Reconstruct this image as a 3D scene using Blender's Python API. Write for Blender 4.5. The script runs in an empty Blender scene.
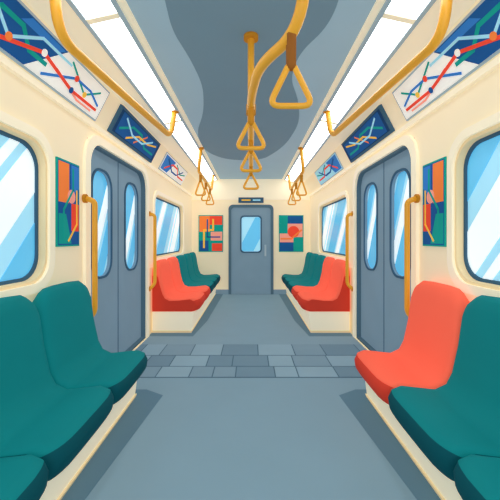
import bpy, math, random
from mathutils import Vector
random.seed(4)
sc=bpy.context.scene
sc.view_settings.view_transform='Standard'
sc.view_settings.look='None'
W=1.32; D=7.37; H=1.25; CZ=2.56; YB=-1.6
ZW=2.19
AMB=.30  # self-glow added to every material as ambient fill

def lin(h):
    h=h.lstrip('#'); o=[]
    for i in (0,2,4):
        c=int(h[i:i+2],16)/255
        o.append(c/12.92 if c<=.04045 else ((c+.055)/1.055)**2.4)
    return (*o,1)
MATS={}
def mat(name,hexc,rough=.75,spec=.1,emit=None,metal=0,var=.04,nscale=3.0):
    m=bpy.data.materials.new(name); m.use_nodes=True
    nt=m.node_tree; b=nt.nodes['Principled BSDF']
    c=lin(hexc)
    tc=nt.nodes.new('ShaderNodeTexCoord'); nz=nt.nodes.new('ShaderNodeTexNoise')
    nz.inputs['Scale'].default_value=nscale
    nt.links.new(tc.outputs['Object'],nz.inputs['Vector'])
    cr=nt.nodes.new('ShaderNodeValToRGB')
    cr.color_ramp.elements[0].position=.35; cr.color_ramp.elements[1].position=.65
    cr.color_ramp.elements[0].color=(*[x*(1-var) for x in c[:3]],1)
    cr.color_ramp.elements[1].color=(*[min(1,x*(1+var)) for x in c[:3]],1)
    nt.links.new(nz.outputs['Fac'],cr.inputs['Fac'])
    nt.links.new(cr.outputs['Color'],b.inputs['Base Color'])
    b.inputs['Roughness'].default_value=rough
    b.inputs['Specular IOR Level'].default_value=spec
    b.inputs['Metallic'].default_value=metal
    nt.links.new(cr.outputs['Color'],b.inputs['Emission Color'])
    b.inputs['Emission Strength'].default_value=AMB if emit is None else emit
    MATS[name]=m; return m
mat('cream','#f5e3c2',var=.012)
mat('cream_light','#fbeed2',var=.01)
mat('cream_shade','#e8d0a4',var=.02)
mat('floor_grey','#7b96a5',var=.012,rough=.6)
mat('floor_shadow','#587789',var=.012,rough=.6)
mat('tile_a','#7891a0',var=.02); mat('tile_b','#86a0ae',var=.02); mat('tile_c','#6c8696',var=.02); mat('grout','#4c6777')
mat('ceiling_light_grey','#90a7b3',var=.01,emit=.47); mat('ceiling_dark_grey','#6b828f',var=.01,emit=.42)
mat('steel','#9db0ba',var=.02); mat('door_grey','#7790a1',var=.02,emit=.36); mat('door_dark','#506b7b',var=.02); mat('slate','#3a5b73')
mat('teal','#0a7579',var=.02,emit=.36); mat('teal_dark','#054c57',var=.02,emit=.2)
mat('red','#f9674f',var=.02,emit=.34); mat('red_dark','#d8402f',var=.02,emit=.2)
mat('gold','#dd9c2c',rough=.35,spec=.4); mat('gold_dark','#b87a20',rough=.5); mat('strap_brown','#8a5424')
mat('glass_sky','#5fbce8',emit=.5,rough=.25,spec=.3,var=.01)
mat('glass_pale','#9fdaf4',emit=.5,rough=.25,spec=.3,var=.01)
mat('glass_glare','#effafe',emit=.55,rough=.25,spec=.3,var=.01)
mat('lamp','#fbfdff',emit=3.8)
mat('navy','#1c5594'); mat('blue','#347ac6'); mat('paper','#fbf8f2'); mat('p_orange','#f5813f'); mat('p_red','#ef4c38')
mat('p_teal','#14988e'); mat('p_pale','#a0daf2'); mat('p_yellow','#f7c04a'); mat('p_navy','#153c66'); mat('p_pink','#f79f8e')

class MB:
    def __init__(s): s.v=[];s.f=[];s.m=[];s.sm=[];s.mats=[]
    def mi(s,m):
        if m not in s.mats: s.mats.append(m)
        return s.mats.index(m)
    def poly(s,pts,m,smooth=False):
        q=[]
        for p in pts:
            p=tuple(p)
            if not q or (Vector(p)-Vector(q[-1])).length>1e-6: q.append(p)
        if len(q)>1 and (Vector(q[0])-Vector(q[-1])).length<1e-6: q.pop()
        if len(q)<3: return
        i=len(s.v); s.v+=q; s.f.append(list(range(i,i+len(q)))); s.m.append(s.mi(m)); s.sm.append(smooth)
    def grid(s,rows,m,smooth=True,closed=False,mfun=None):
        i0=len(s.v); n=len(rows[0])
        for r in rows: s.v+= [tuple(p) for p in r]
        for a in range(len(rows)-1):
            for b in range(n if closed else n-1):
                b2=(b+1)%n
                s.f.append([i0+a*n+b,i0+a*n+b2,i0+(a+1)*n+b2,i0+(a+1)*n+b])
                s.m.append(s.mi(mfun(b) if mfun else m)); s.sm.append(smooth)
        return i0
    def box(s,x0,x1,y0,y1,z0,z1,m):
        s.prism(lambda u,v,w:(u,v,w),[(x0,y0),(x1,y0),(x1,y1),(x0,y1)],z0,z1,m)
    def prism(s,F,pts,w0,w1,m,back=True):
        s.poly([F(u,v,w1) for u,v in pts],m)
        if back: s.poly([F(u,v,w0) for u,v in reversed(pts)],m)
        n=len(pts)
        for i in range(n):
            a=pts[i];b=pts[(i+1)%n]
            s.poly([F(*a,w0),F(*b,w0),F(*b,w1),F(*a,w1)],m)
    def ring(s,F,outer,inner,w0,w1,m,w1o=None):
        w1o=w1 if w1o is None else w1o
        n=len(inner)
        for i in range(n):
            j=(i+1)%n
            s.poly([F(*outer[i],w1o),F(*outer[j],w1o),F(*inner[j],w1),F(*inner[i],w1)],m)
            s.poly([F(*inner[i],w1),F(*inner[j],w1),F(*inner[j],w0),F(*inner[i],w0)],m)
            s.poly([F(*outer[i],w1o),F(*outer[i],w0),F(*outer[j],w0),F(*outer[j],w1o)],m)
    def tube(s,pts,r,m,closed=False,seg=10,flat=1.0):
        P=[Vector(p) for p in pts]; n=len(P); rows=[]
        up=None
        for i in range(n):
            if closed: t=(P[(i+1)%n]-P[i-1])
            else: t=P[min(i+1,n-1)]-P[max(i-1,0)]
            t.normalize()
            if up is None:
                up=Vector((0,0,1)) if abs(t.z)<.9 else Vector((0,1,0))
            up=(up-t*up.dot(t)); up.normalize()
            sd=t.cross(up)
            rows.append([P[i]+up*math.cos(a)*r+sd*math.sin(a)*r*flat for a in [2*math.pi*k/seg for k in range(seg)]])
        if closed: rows.append(rows[0])
        s.grid(rows,m,True,True)
        if not closed:
            s.poly(rows[0],m); s.poly(rows[-1],m)
    def disc(s,F,cu,cv,r,w0,w1,m,n=20):
        s.prism(F,[(cu+r*math.cos(2*math.pi*k/n),cv+r*math.sin(2*math.pi*k/n)) for k in range(n)],w0,w1,m)
    def line(s,F,pts,wd,w0,w1,m):
        for a,b in zip(pts,pts[1:]):
            d=Vector((b[0]-a[0],b[1]-a[1])); L=d.length
            if L<1e-6: continue
            d/=L; nx,ny=-d.y*wd/2,d.x*wd/2
            e=wd*.3
            a2=(a[0]-d.x*e,a[1]-d.y*e); b2=(b[0]+d.x*e,b[1]+d.y*e)
            s.prism(F,[(a2[0]+nx,a2[1]+ny),(b2[0]+nx,b2[1]+ny),(b2[0]-nx,b2[1]-ny),(a2[0]-nx,a2[1]-ny)],w0,w1,m)
    def make(s,name,bevel=0,weld=True):
        import bmesh
        me=bpy.data.meshes.new(name); me.from_pydata(s.v,[],s.f)
        for m in s.mats: me.materials.append(MATS[m])
        for p,mi,sm in zip(me.polygons,s.m,s.sm): p.material_index=mi; p.use_smooth=sm
        bm=bmesh.new(); bm.from_mesh(me)
        if weld: bmesh.ops.remove_doubles(bm,verts=bm.verts,dist=1e-5)
        bmesh.ops.recalc_face_normals(bm,faces=bm.faces); bm.to_mesh(me); bm.free()
        ob=bpy.data.objects.new(name,me); sc.collection.objects.link(ob)
        if bevel:
            b=ob.modifiers.new('bevel','BEVEL'); b.width=bevel; b.segments=3; b.limit_method='ANGLE'; b.angle_limit=math.radians(50)
        return ob

def fillet(pts,r,n=7,closed=False):
    P=[Vector(p) for p in pts]; out=[]
    N=len(P)
    for i in range(N):
        if not closed and i in (0,N-1): out.append(P[i]); continue
        a=P[i-1];b=P[i];c=P[(i+1)%N]
        d1=(a-b);d2=(c-b); rr=min(r,d1.length*.49,d2.length*.49)
        p1=b+d1.normalized()*rr; p2=b+d2.normalized()*rr
        for k in range(n+1):
            t=k/n; out.append(p1*(1-t)**2+b*2*t*(1-t)+p2*t*t)
    return out
def rrect(u0,u1,v0,v1,r,n=8,rb=None):
    rb=r if rb is None else rb
    out=[];tag=[]
    for cu,cv,a0,rr,t in ((u1,v1,0,r,(1,1)),(u0,v1,90,r,(0,1)),(u0,v0,180,rb,(0,0)),(u1,v0,270,rb,(1,0))):
        sx=1 if t[0] else -1; sy=1 if t[1] else -1
        for k in range(n+1):
            a=math.radians(a0+90*k/n)
            out.append((cu-sx*rr+rr*math.cos(a),cv-sy*rr+rr*math.sin(a))); tag.append(t)
    return out,tag
def outer_rect(tag,u0,u1,v0,v1): return [((u1 if t[0] else u0),(v1 if t[1] else v0)) for t in tag]
def clip(poly,u0,u1,v0,v1):
    def cl(P,f):
        o=[]
        for i in range(len(P)):
            a=P[i-1];b=P[i];fa=f(a);fb=f(b)
            if (fa>=0)!=(fb>=0):
                t=fa/(fa-fb); o.append((a[0]+(b[0]-a[0])*t,a[1]+(b[1]-a[1])*t))
            if fb>=0:o.append(b)
        return o
    for f in (lambda p:p[0]-u0,lambda p:u1-p[0],lambda p:p[1]-v0,lambda p:v1-p[1]):
        if poly: poly=cl(poly,f)
    return poly

def FW(s): return lambda u,v,w:(s*(W-w),u,v)
PT=(1.17,2.48); LP=math.hypot(W-PT[0],PT[1]-ZW)
dx,dz=(PT[0]-W)/LP,(PT[1]-ZW)/LP
def FP(s): return lambda u,v,w:(s*(W+dx*v-dz*w),u,ZW+dz*v+dx*w)
FF=lambda u,v,w:(u,D-w,v)
FC=lambda u,v,w:(u,v,CZ-w)
FL=lambda u,v,w:(u,v,w)

# ---------------- shell ----------------
m=MB(); m.box(-1.5,1.5,YB,D+.15,-.12,0,'floor_grey')
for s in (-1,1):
    # shadows beside the benches, painted as darker flat strips on the floor
    m.prism(FL,[(s*1.3,YB),(s*.80,YB),(s*.80,1.5),(s*.70,2.62),(s*.86,2.72),(s*1.3,2.72)],0,.002,'floor_shadow',back=False)
    m.prism(FL,[(s*1.3,4.2),(s*.74,4.2),(s*.66,5.0),(s*.62,7.33),(s*1.3,7.33)],0,.002,'floor_shadow',back=False)
m.make('floor')
m=MB(); m.box(-1.5,1.5,YB,D+.15,CZ,CZ+.1,'ceiling_light_grey')
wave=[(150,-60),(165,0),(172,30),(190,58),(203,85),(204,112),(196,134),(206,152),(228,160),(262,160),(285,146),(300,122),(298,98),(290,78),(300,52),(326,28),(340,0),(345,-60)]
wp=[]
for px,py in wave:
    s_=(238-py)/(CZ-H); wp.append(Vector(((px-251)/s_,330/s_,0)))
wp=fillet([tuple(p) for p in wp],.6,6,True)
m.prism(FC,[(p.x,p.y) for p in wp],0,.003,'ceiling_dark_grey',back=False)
m.make('ceiling')

WZ0,WZ1=.96,1.87
wins=[(.2,2.15),(4.48,6.40)]
door=(2.66,4.14); DZ=2.06
for s,side in ((-1,'left'),(1,'right')):
    F=FW(s)
    m=MB()
    def wb(y0,y1,z0,z1): m.prism(F,[(y0,z0),(y1,z0),(y1,z1),(y0,z1)],-.12,0,'cream')
    wb(YB,wins[0][0],0,ZW); wb(wins[0][0],wins[0][1],0,WZ0); wb(wins[0][0],wins[0][1],WZ1,ZW)
    wb(wins[0][1],door[0],0,ZW); wb(door[0],door[1],DZ,ZW); wb(door[1],wins[1][0],0,ZW)
    wb(wins[1][0],wins[1][1],0,WZ0); wb(wins[1][0],wins[1][1],WZ1,ZW); wb(wins[1][1],D,0,ZW)
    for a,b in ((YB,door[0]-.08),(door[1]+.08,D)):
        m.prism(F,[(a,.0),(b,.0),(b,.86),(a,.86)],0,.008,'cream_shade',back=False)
    m.make('wall_'+side)
    for i,(a,b) in enumerate(wins):
        m=MB()
        inn,tag=rrect(a+.03,b-.03,WZ0+.03,WZ1-.03,.15)
        o=outer_rect(tag,a,b,WZ0,WZ1)
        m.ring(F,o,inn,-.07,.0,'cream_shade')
        i2,_=rrect(a+.05,b-.05,WZ0+.05,WZ1-.05,.14)
        m.ring(F,o,i2,-.07,-.045,'slate')
        ot,_=rrect(a-.045,b+.045,WZ0-.045,WZ1+.045,.2); it,_=rrect(a+.01,b-.01,WZ0+.01,WZ1-.01,.16)
        m.ring(F,ot,it,0,.018,'cream_light')
        m.prism(F,[(a,WZ0),(b,WZ0),(b,WZ1),(a,WZ1)],-.09,-.06,'glass_pale')
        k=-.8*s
        for c,wd,mt in ((-.35,.34,'glass_sky'),(.16,.30,'glass_glare'),(.54,.08,'glass_glare'),(.85,.42,'glass_sky'),(1.35,.2,'glass_glare'),(1.62,.3,'glass_sky')):  # diagonal bands: glass reflections painted as flat coloured strips
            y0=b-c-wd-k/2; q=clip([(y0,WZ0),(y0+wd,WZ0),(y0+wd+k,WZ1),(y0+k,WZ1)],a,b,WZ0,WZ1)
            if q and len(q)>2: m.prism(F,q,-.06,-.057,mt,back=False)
        m.make('window_%d'%((i+1)+(2 if s>0 else 0)))
    m=MB()
    inn,tag=rrect(door[0]+.03,door[1]-.03,.02,DZ-.03,.18,rb=.005)
    o=outer_rect(tag,door[0],door[1],0,DZ)
    m.ring(F,o,inn,-.05,0.0,'door_dark')
    ot,_=rrect(door[0]-.07,door[1]+.07,0,DZ+.06,.24,rb=.001); it,_=rrect(door[0]+.01,door[1]-.01,0.0,DZ-.01,.2,rb=.001)
    m.ring(F,ot,it,0,.025,'cream_light')
    mid=(door[0]+door[1])/2
    for (a,b) in ((door[0],mid-.006),(mid+.006,door[1])):
        inn,tag=rrect((a+b)/2-.19,(a+b)/2+.19,.90,1.86,.15)
        o=outer_rect(tag,a,b,.01,DZ)
        m.ring(F,o,inn,-.09,-.05,'door_grey')
        ot,_=rrect((a+b)/2-.21,(a+b)/2+.21,.88,1.88,.17)
        m.ring(F,ot,inn,-.05,-.038,'slate')
        m.prism(F,[((a+b)/2-.2,.88),((a+b)/2+.2,.88),((a+b)/2+.2,1.88),((a+b)/2-.2,1.88)],-.1,-.08,'glass_pale')
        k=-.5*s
        for c,wd,mt in ((.0,.16,'glass_sky'),(.2,.12,'glass_glare'),(.42,.3,'glass_sky')):  # painted reflection bands on the door panes
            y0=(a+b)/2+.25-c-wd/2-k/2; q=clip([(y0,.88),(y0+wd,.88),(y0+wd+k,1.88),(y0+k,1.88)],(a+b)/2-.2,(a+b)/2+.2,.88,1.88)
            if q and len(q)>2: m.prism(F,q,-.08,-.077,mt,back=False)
    m.prism(F,[(mid-.008,.01),(mid+.008,.01),(mid+.008,DZ),(mid-.008,DZ)],-.09,-.048,'slate')
    m.prism(F,[(door[0],-.0),(door[1],-.0),(door[1],.012),(door[0],.012)],-.12,.0,'slate')
    m.make('door_%d'%(1 if s<0 else 2))
    m=MB()
    def strip(p,q,mt,th=.03):
        d=Vector((q[0]-p[0],q[1]-p[1])).normalized(); n=Vector((d.y,-d.x))
        if n.y<0 and abs(n.y)>abs(n.x): n=-n
        if n.x<0 and abs(n.x)>abs(n.y): n=-n
        pts=[p,q,(q[0]+n.x*th,q[1]+n.y*th),(p[0]+n.x*th,p[1]+n.y*th)]
        m.prism(lambda u,v,w:(s*u,w,v),pts,YB,D,mt)
    strip((W,ZW),PT,'cream'); strip(PT,(.95,2.50),'cream_light')
    strip((.75,2.545),(.69,2.55),'cream_light',.01)
    m.prism(FW(s),[(YB,ZW-.03),(D,ZW-.03),(D,ZW+.01),(YB,ZW+.01)],0,.03,'cream_light')
    m.make('trim_%d'%(1 if s<0 else 2))
    m=MB()
    ys=[-1.5,.2,1.9,3.6,5.3,7.3]
    for a,b in zip(ys,ys[1:]):
        pts=[(.94,2.497),(.76,2.54),(.76,2.558),(.94,2.558)]
        m.prism(lambda u,v,w:(s*u,w,v),pts,a+.02,b-.02,'lamp')
        for yy in (a,b): m.prism(lambda u,v,w:(s*u,w,v),[(.955,2.487),(.74,2.535),(.74,2.559),(.955,2.559)],yy-.02,yy+.02,'cream_light')
    m.prism(lambda u,v,w:(s*u,w,v),[(.965,2.485),(.94,2.49),(.94,2.559),(.965,2.559)],-1.5,7.3,'steel')
    m.prism(lambda u,v,w:(s*u,w,v),[(.76,2.53),(.735,2.536),(.735,2.559),(.76,2.559)],-1.5,7.3,'steel')
    m.make('ceiling_lamp')

# far wall
m=MB(); m.box(-1.5,1.5,D,D+.12,0,CZ,'cream')
m.prism(FF,[(-1.32,2.1),(1.32,2.1),(1.2,2.48),(.7,CZ),(-.7,CZ),(-1.2,2.48)],0,.02,'cream_light',back=False)
m.make('wall_back')
m=MB()
for a,b in ((-1.3,-.5),(.5,1.3)): m.prism(FF,[(a,0),(b,0),(b,.1),(a,.1)],0,.03,'door_grey')
m.make('baseboard_back')
m=MB()
inn,tag=rrect(-.44,.44,.0,1.93,.08,rb=.001); ot,_=rrect(-.5,.5,0,1.99,.1,rb=.001)
m.ring(FF,ot,inn,0,.05,'door_dark')
m.prism(FF,[(-.44,0),(.44,0),(.44,1.93),(-.44,1.93)],0,.02,'door_grey')
a,tg=rrect(-.21,.21,.95,1.72,.06); b,_=rrect(-.24,.24,.92,1.75,.08)
m.ring(FF,b,a,.02,.04,'slate'); m.prism(FF,a,.02,.024,'glass_pale')
m.prism(FF,clip([(-.3,.95),(0.05,.95),(.45,1.72),(.1,1.72)],-.2,.2,.96,1.71),.024,.027,'glass_sky')  # reflection band painted across the end door pane
m.prism(FF,[(.3,.85),(.34,.85),(.34,1.1),(.3,1.1)],.02,.06,'steel')
m.prism(FF,[(-.36,.15),(.36,.15),(.36,.75),(-.36,.75)],.02,.026,'door_grey')
m.make('door_3')
m=MB(); m.prism(FF,[(-.28,2.03),(.28,2.03),(.28,2.15),(-.28,2.15)],.02,.06,'slate')
m.line(FF,[(-.2,2.09),(-.02,2.09)],.03,.06,.064,'p_yellow'); m.line(FF,[(.05,2.09),(.2,2.09)],.03,.06,.064,'p_pale')
m.make('destination_sign',bevel=.006)

# tile band
m=MB(); y0=2.95; m.prism(FL,[(-1.28,y0),(1.28,y0),(1.28,3.87),(-1.28,3.87)],0,.003,'grout',back=False)
rows=[(y0,3.2,.30),(3.2,3.5,.36),(3.5,3.87,.33)]
for ri,(a,b,w) in enumerate(rows):
    x=-1.28-(.13*ri)
    while x<1.28:
        ww=w*random.choice([.7,1,1.2]); u0=max(x+.006,-1.28);u1=min(x+ww-.006,1.28)
        if u1-u0>.03: m.prism(FL,[(u0,a+.010),(u1,a+.010),(u1,b-.010),(u0,b-.010)],.003,.006,random.choice(['tile_a','tile_b','tile_c','tile_a','tile_b']),back=False)
        x+=ww
m.make('floor_tile_band')

# ------------- seats -------------
def seat(m,s,y0,y1,xf,xw,zb,zt,ztop,mb,ms):
    xb=xw-.17; th=zt-zb
    prof=[(xf+.09,zb,'s'),(xf+.03,zb+.1*th,'s'),(xf+.006,zb+.34*th,'s'),(xf,zt-.38*th,'s'),(xf+.02,zt-.12*th,'s'),(xf+.07,zt,'s'),(xf+.25,zt-.018,'s'),(xb-.09,zt-.02,'s'),(xb-.02,zt+.01,'b'),
      (xb+.015,zt+.08,'b'),(xb+.05,(zt+ztop)/2,'b'),(xb+.07,ztop-.08,'b'),(xb+.085,ztop-.025,'b'),(xb+.115,ztop,'b'),(xw-.02,ztop-.005,'b'),(xw,ztop-.04,'b'),(xw,zb,'b')]
    rows=[]; ym=(y0+y1)/2; hf=(y1-y0)/2-.004
    for t in (-1,-.995,-.97,-.92,-.85,-.75,-.6,-.3,0,.3,.6,.75,.85,.92,.97,.995,1):
        q=max(0,(abs(t)-.45)/.55); c=1-math.sqrt(max(0,1-q*q))
        e=max(0,(abs(t)-.9)/.1); e=1-math.sqrt(max(0,1-e*e))
        r=[]
        for x,z,_ in prof:
            wz=max(0,min(1,(z-zt)/(ztop-zt)))
            wx=max(0,min(1,(xb-x)/(xb-xf)))
            zz=z-.17*c*wz**1.5-.015*e*(1 if z>zb+.05 else -0.3)
            xx=x+.06*c*wx+.02*e*(1 if x<xw-.05 else 0)
            r.append((s*xx,ym+t*hf,zz))
        rows.append(r)
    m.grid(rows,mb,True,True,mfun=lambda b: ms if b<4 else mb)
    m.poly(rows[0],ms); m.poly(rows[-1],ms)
def bench(s,ys,cols,xf,xbase,zb,zt,ztop,ext=0):
    m=MB(); F=lambda u,v,w:(s*u,w,v)
    a,b=min(ys),max(ys)+ext
    m.prism(F,[(xbase+.03,.002),(xbase,zb-.03),(xbase-.03,zb),(W-.02,zb),(W-.02,.002)],a+.02,b-.02,'cream_light')
    m.prism(F,[(xbase+.026,.002),(xbase+.014,.03),(W-.02,.03),(W-.02,.002)],a+.012,b-.012,'cream_shade')
    for (y0,y1),c in zip(zip(ys,ys[1:]),cols):
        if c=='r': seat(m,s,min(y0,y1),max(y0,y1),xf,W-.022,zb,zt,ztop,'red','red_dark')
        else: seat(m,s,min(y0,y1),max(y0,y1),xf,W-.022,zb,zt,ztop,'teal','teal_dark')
    m.make('train_bench_seat',weld=False)
for s in (-1,1):
    yn=[2.5-.6*i for i in range(7)]
    bench(s,yn,'tttttt' if s<0 else 'rttttt',.75,.88,.26,.41,.95,.1)
    yf=[4.33+.6*i for i in range(6)]; yf[-1]=7.3
    bench(s,yf,'rrttt',.66,.76,.28,.46,.95)

# ------------- grab poles -------------
for s in (-1,1):
    for y in (2.61,4.24):
        m=MB(); xo=1.235
        pts=fillet([(s*(W-.025),y-.02,1.56),(s*xo,y,1.54),(s*xo,y,.66),(s*(W-.025),y-.02,.60)],.07)
        m.tube(pts,.021,'gold')
        for z in (1.56,.60): m.tube([(s*(W-.009),y-.02,z),(s*(W-.03),y-.02,z)],.035,'gold_dark',seg=14)
        m.make('grab_pole')

def strap(m,x,y,zr,zb=1.81,brown=False,wd=.095):
    zt=zr-.11
    tri=fillet([(x-wd,y,zb),(x+wd,y,zb),(x+.012,y,zt),(x-.012,y,zt)],.05,6,True)
    m.tube(tri,.0135,'gold',closed=True,seg=8)
    m.tube(fillet([(x,y-.02,zr+.02),(x,y+.02,zr+.02),(x,y+.012,zt-.01),(x,y-.012,zt-.01)],.012,3,True),.010,'strap_brown' if brown else 'gold_dark',closed=True,seg=8,flat=2.0)
for s in (-1,1):
    m=MB()
    pts=fillet([(s*.97,1.62,2.50),(s*.965,1.66,2.26),(s*.80,3.30,2.26),(s*.78,3.36,2.55)],.14)
    m.tube(pts,.026,'gold',seg=12)
    for xx,yy,zz in ((.97,1.62,2.498),(.78,3.36,2.553)): m.tube([(s*xx,yy,zz),(s*xx,yy,zz-.023)],.045,'gold_dark',seg=14)
    m.make('overhead_handrail')
    m=MB()
    pts=fillet([(s*.72,4.75,2.55),(s*.76,4.78,2.22),(s*.80,6.7,2.22),(s*.77,6.75,2.55)],.12)
    m.tube(pts,.024,'gold')
    for xx,yy in ((.72,4.75),(.77,6.75)): m.tube([(s*xx,yy,2.553),(s*xx,yy,2.53)],.042,'gold_dark',seg=14)
    for xx,yy in ((.765,5.0),(.78,5.7),(.795,6.4)): strap(m,s*xx,yy,2.22,1.9,wd=.085)
    m.make('overhead_handrail')
m=MB()
zr=2.08
pts=fillet([(.24,1.22,2.56),(.20,1.36,2.10),(.04,1.58,zr),(0,1.95,zr),(0,4.3,zr),(0,4.34,2.56)],.14)
m.tube(pts,.025,'gold',seg=12)
m.tube([(0,2.13,zr),(0,2.13,2.56)],.021,'gold',seg=12); m.tube([(0,2.13,2.555),(0,2.13,2.53)],.048,'gold_dark',seg=14)
m.tube([(0,2.13,zr+.03),(0,2.13,zr-.035)],.032,'gold_dark',seg=14)
strap(m,.17,1.40,2.09,1.81,True)
for yy in (2.06,2.75,3.75): strap(m,0,yy,zr,1.81)
m.make('overhead_handrail')

# ------------- adverts -------------
def frame_board(m,F,u0,u1,v0,v1,bg,fr,w=.012,b=.015,base=0):
    m.prism(F,[(u0,v0),(u1,v0),(u1,v1),(u0,v1)],base,base+w,fr)
    m.prism(F,[(u0+b,v0+b),(u1-b,v0+b),(u1-b,v1-b),(u0+b,v1-b)],base+w,base+w+.002,bg)
    return base+w+.002
for s in (-1,1):
    F=FP(s); v0,v1=.035,LP-.02
    m=MB(); t=frame_board(m,F,1.35,2.74,v0,v1,'paper','steel')
    lo,hi=v0+.015,v1-.015; h=hi-lo
    q=lambda a,b:(a,lo+h*b)
    m.prism(F,[q(1.37,0),q(1.86,0),q(2.12,1),q(1.37,1)],t,t+.001,'navy')
    t2=t+.001
    m.prism(F,[q(1.4,.05),q(1.55,.05),q(1.62,.3),q(1.4,.3)],t2,t2+.0005,'p_teal')
    m.prism(F,[q(1.72,.78),q(2.04,.78),q(2.10,.97),q(1.78,.97)],t2,t2+.0005,'blue')
    m.line(F,[q(1.45,.2),q(1.6,.7),q(1.75,.7),q(1.85,.35),q(2.0,.35)],.026,t2,t2+.001,'p_teal')
    m.line(F,[q(1.5,.85),q(1.7,.3),q(1.9,.8),q(2.2,.8)],.018,t2,t2+.002,'p_pale')
    m.line(F,[q(1.6,.1),q(1.95,.55),q(2.3,.25),q(2.66,.25)],.022,t2,t2+.003,'p_red')
    m.line(F,[q(2.0,.1),q(2.3,.62),q(2.5,.62),q(2.66,.4)],.018,t2,t2+.0025,'blue')
    m.line(F,[q(2.1,.45),q(2.4,.12),q(2.6,.12)],.016,t2,t2+.002,'p_pink')
    m.line(F,[q(2.2,.9),q(2.45,.4),q(2.62,.8)],.016,t2,t2+.0015,'p_teal')
    for a,b_,c in ((1.95,.55,'paper'),(2.3,.25,'navy'),(2.3,.62,'p_red'),(1.7,.3,'p_orange'),(2.45,.4,'p_yellow')): m.disc(F,*q(a,b_),.022,t2+.002,t2+.005,c)
    m.make('map_poster')
    m=MB(); t=frame_board(m,F,2.98,4.22,v0,v1,'p_navy','slate',w=.03,b=.025)
    m.prism(F,[q(3.05,.08),q(4.15,.08),q(4.15,.92),q(3.05,.92)],t,t+.001,'navy'); t+=.001
    m.line(F,[q(3.1,.3),q(3.35,.7),q(3.6,.7),q(3.8,.3),q(4.1,.3)],.024,t,t+.001,'p_teal')
    m.line(F,[q(3.15,.8),q(3.4,.4),q(3.7,.4),q(3.95,.8)],.02,t,t+.002,'p_pale')
    m.line(F,[q(3.3,.15),q(3.55,.55),q(3.85,.55),q(4.1,.75)],.02,t,t+.0015,'p_yellow')
    m.line(F,[q(3.5,.2),q(3.75,.8)],.018,t,t+.001,'p_orange')
    m.make('route_map_screen',bevel=.004)
    m=MB(); t=frame_board(m,F,4.62,6.1,v0,v1,'paper' if s<0 else 'p_pale','steel')
    m.prism(F,[q(4.65,.05),q(5.0,.05),q(5.2,.95),q(4.65,.95)],t,t+.001,'blue'); t+=.001
    m.line(F,[q(4.8,.2),q(5.1,.7),q(5.4,.7),q(5.6,.3),q(6.0,.3)],.026,t,t+.001,'p_red')
    m.line(F,[q(4.8,.8),q(5.2,.3),q(5.5,.3),q(5.8,.8)],.026,t,t+.002,'navy')
    m.line(F,[q(5.3,.9),q(5.7,.5),q(6.0,.7)],.022,t,t+.001,'p_teal')
    m.make('map_poster')
    F=FW(s); m=MB(); t=frame_board(m,F,2.225,2.515,1.19,1.80,'navy','p_teal',w=.012,b=.012)
    m.prism(F,[(2.24,1.5),(2.37,1.5),(2.37,1.78),(2.24,1.78)],t,t+.001,'p_orange')
    m.prism(F,[(2.24,1.21),(2.40,1.21),(2.33,1.42),(2.24,1.42)],t,t+.001,'p_teal')
    m.prism(F,[(2.40,1.3),(2.50,1.3),(2.50,1.5),(2.40,1.5)],t,t+.001,'p_red')
    m.prism(F,[(2.40,1.55),(2.50,1.62),(2.50,1.78),(2.40,1.78)],t,t+.001,'blue')
    m.disc(F,2.4,1.55,.05,t+.001,t+.002,'p_pink')
    m.line(F,[(2.3,1.23),(2.3,1.45),(2.42,1.6),(2.42,1.75)],.02,t+.001,t+.003,'p_teal')
    m.line(F,[(2.36,1.23),(2.47,1.35),(2.47,1.6)],.016,t+.001,t+.003,'p_yellow')
    m.make('framed_poster')
    m=MB(); u0,u1=(-1.17,-.62) if s<0 else (.62,1.17)
    t=frame_board(m,FF,u0,u1,.94,1.76,'p_pink' if s>0 else 'p_teal','p_teal',w=.015,b=.02)
    U=lambda a:u0+.02+a*(u1-u0-.04); V=lambda b:.96+b*.78
    R=lambda a,b,c,d,mt,k=.001: m.prism(FF,[(U(a),V(c)),(U(b),V(c)),(U(b),V(d)),(U(a),V(d))],t,t+k,mt)
    if s<0:
        R(0,.45,.55,1,'p_orange'); R(.45,1,.75,1,'p_red'); R(.5,1,.3,.55,'p_pink'); R(0,.4,0,.3,'navy'); R(.55,1,0,.22,'p_red')
        m.line(FF,[(U(.2),V(.1)),(U(.2),V(.6)),(U(.6),V(.6)),(U(.6),V(.9))],.04,t+.001,t+.003,'p_yellow')
        m.line(FF,[(U(.35),V(.9)),(U(.35),V(.4)),(U(.9),V(.4))],.03,t+.001,t+.004,'navy')
    else:
        R(0,.35,.5,1,'p_teal'); R(.35,1,.78,1,'navy'); R(0,.6,0,.25,'navy'); R(.6,1,0,.4,'p_teal')
        m.disc(FF,U(.6),V(.55),.13,t+.001,t+.003,'p_red')
        m.line(FF,[(U(.05),V(.35)),(U(.5),V(.35)),(U(.95),V(.6))],.035,t+.001,t+.004,'p_orange')
    m.make('framed_poster')

w=bpy.data.worlds.new('World'); sc.world=w; w.use_nodes=True
w.node_tree.nodes['Background'].inputs['Color'].default_value=(.93,.97,1,1)
w.node_tree.nodes['Background'].inputs['Strength'].default_value=1.6

cam=bpy.data.cameras.new('camera'); co=bpy.data.objects.new('camera',cam); sc.collection.objects.link(co)
co.location=(0,0,H); co.rotation_euler=(math.radians(90),0,0)
cam.sensor_width=36; cam.lens=330/500*36; cam.shift_x=-.002; cam.shift_y=-.024; cam.clip_start=.02
sc.camera=co
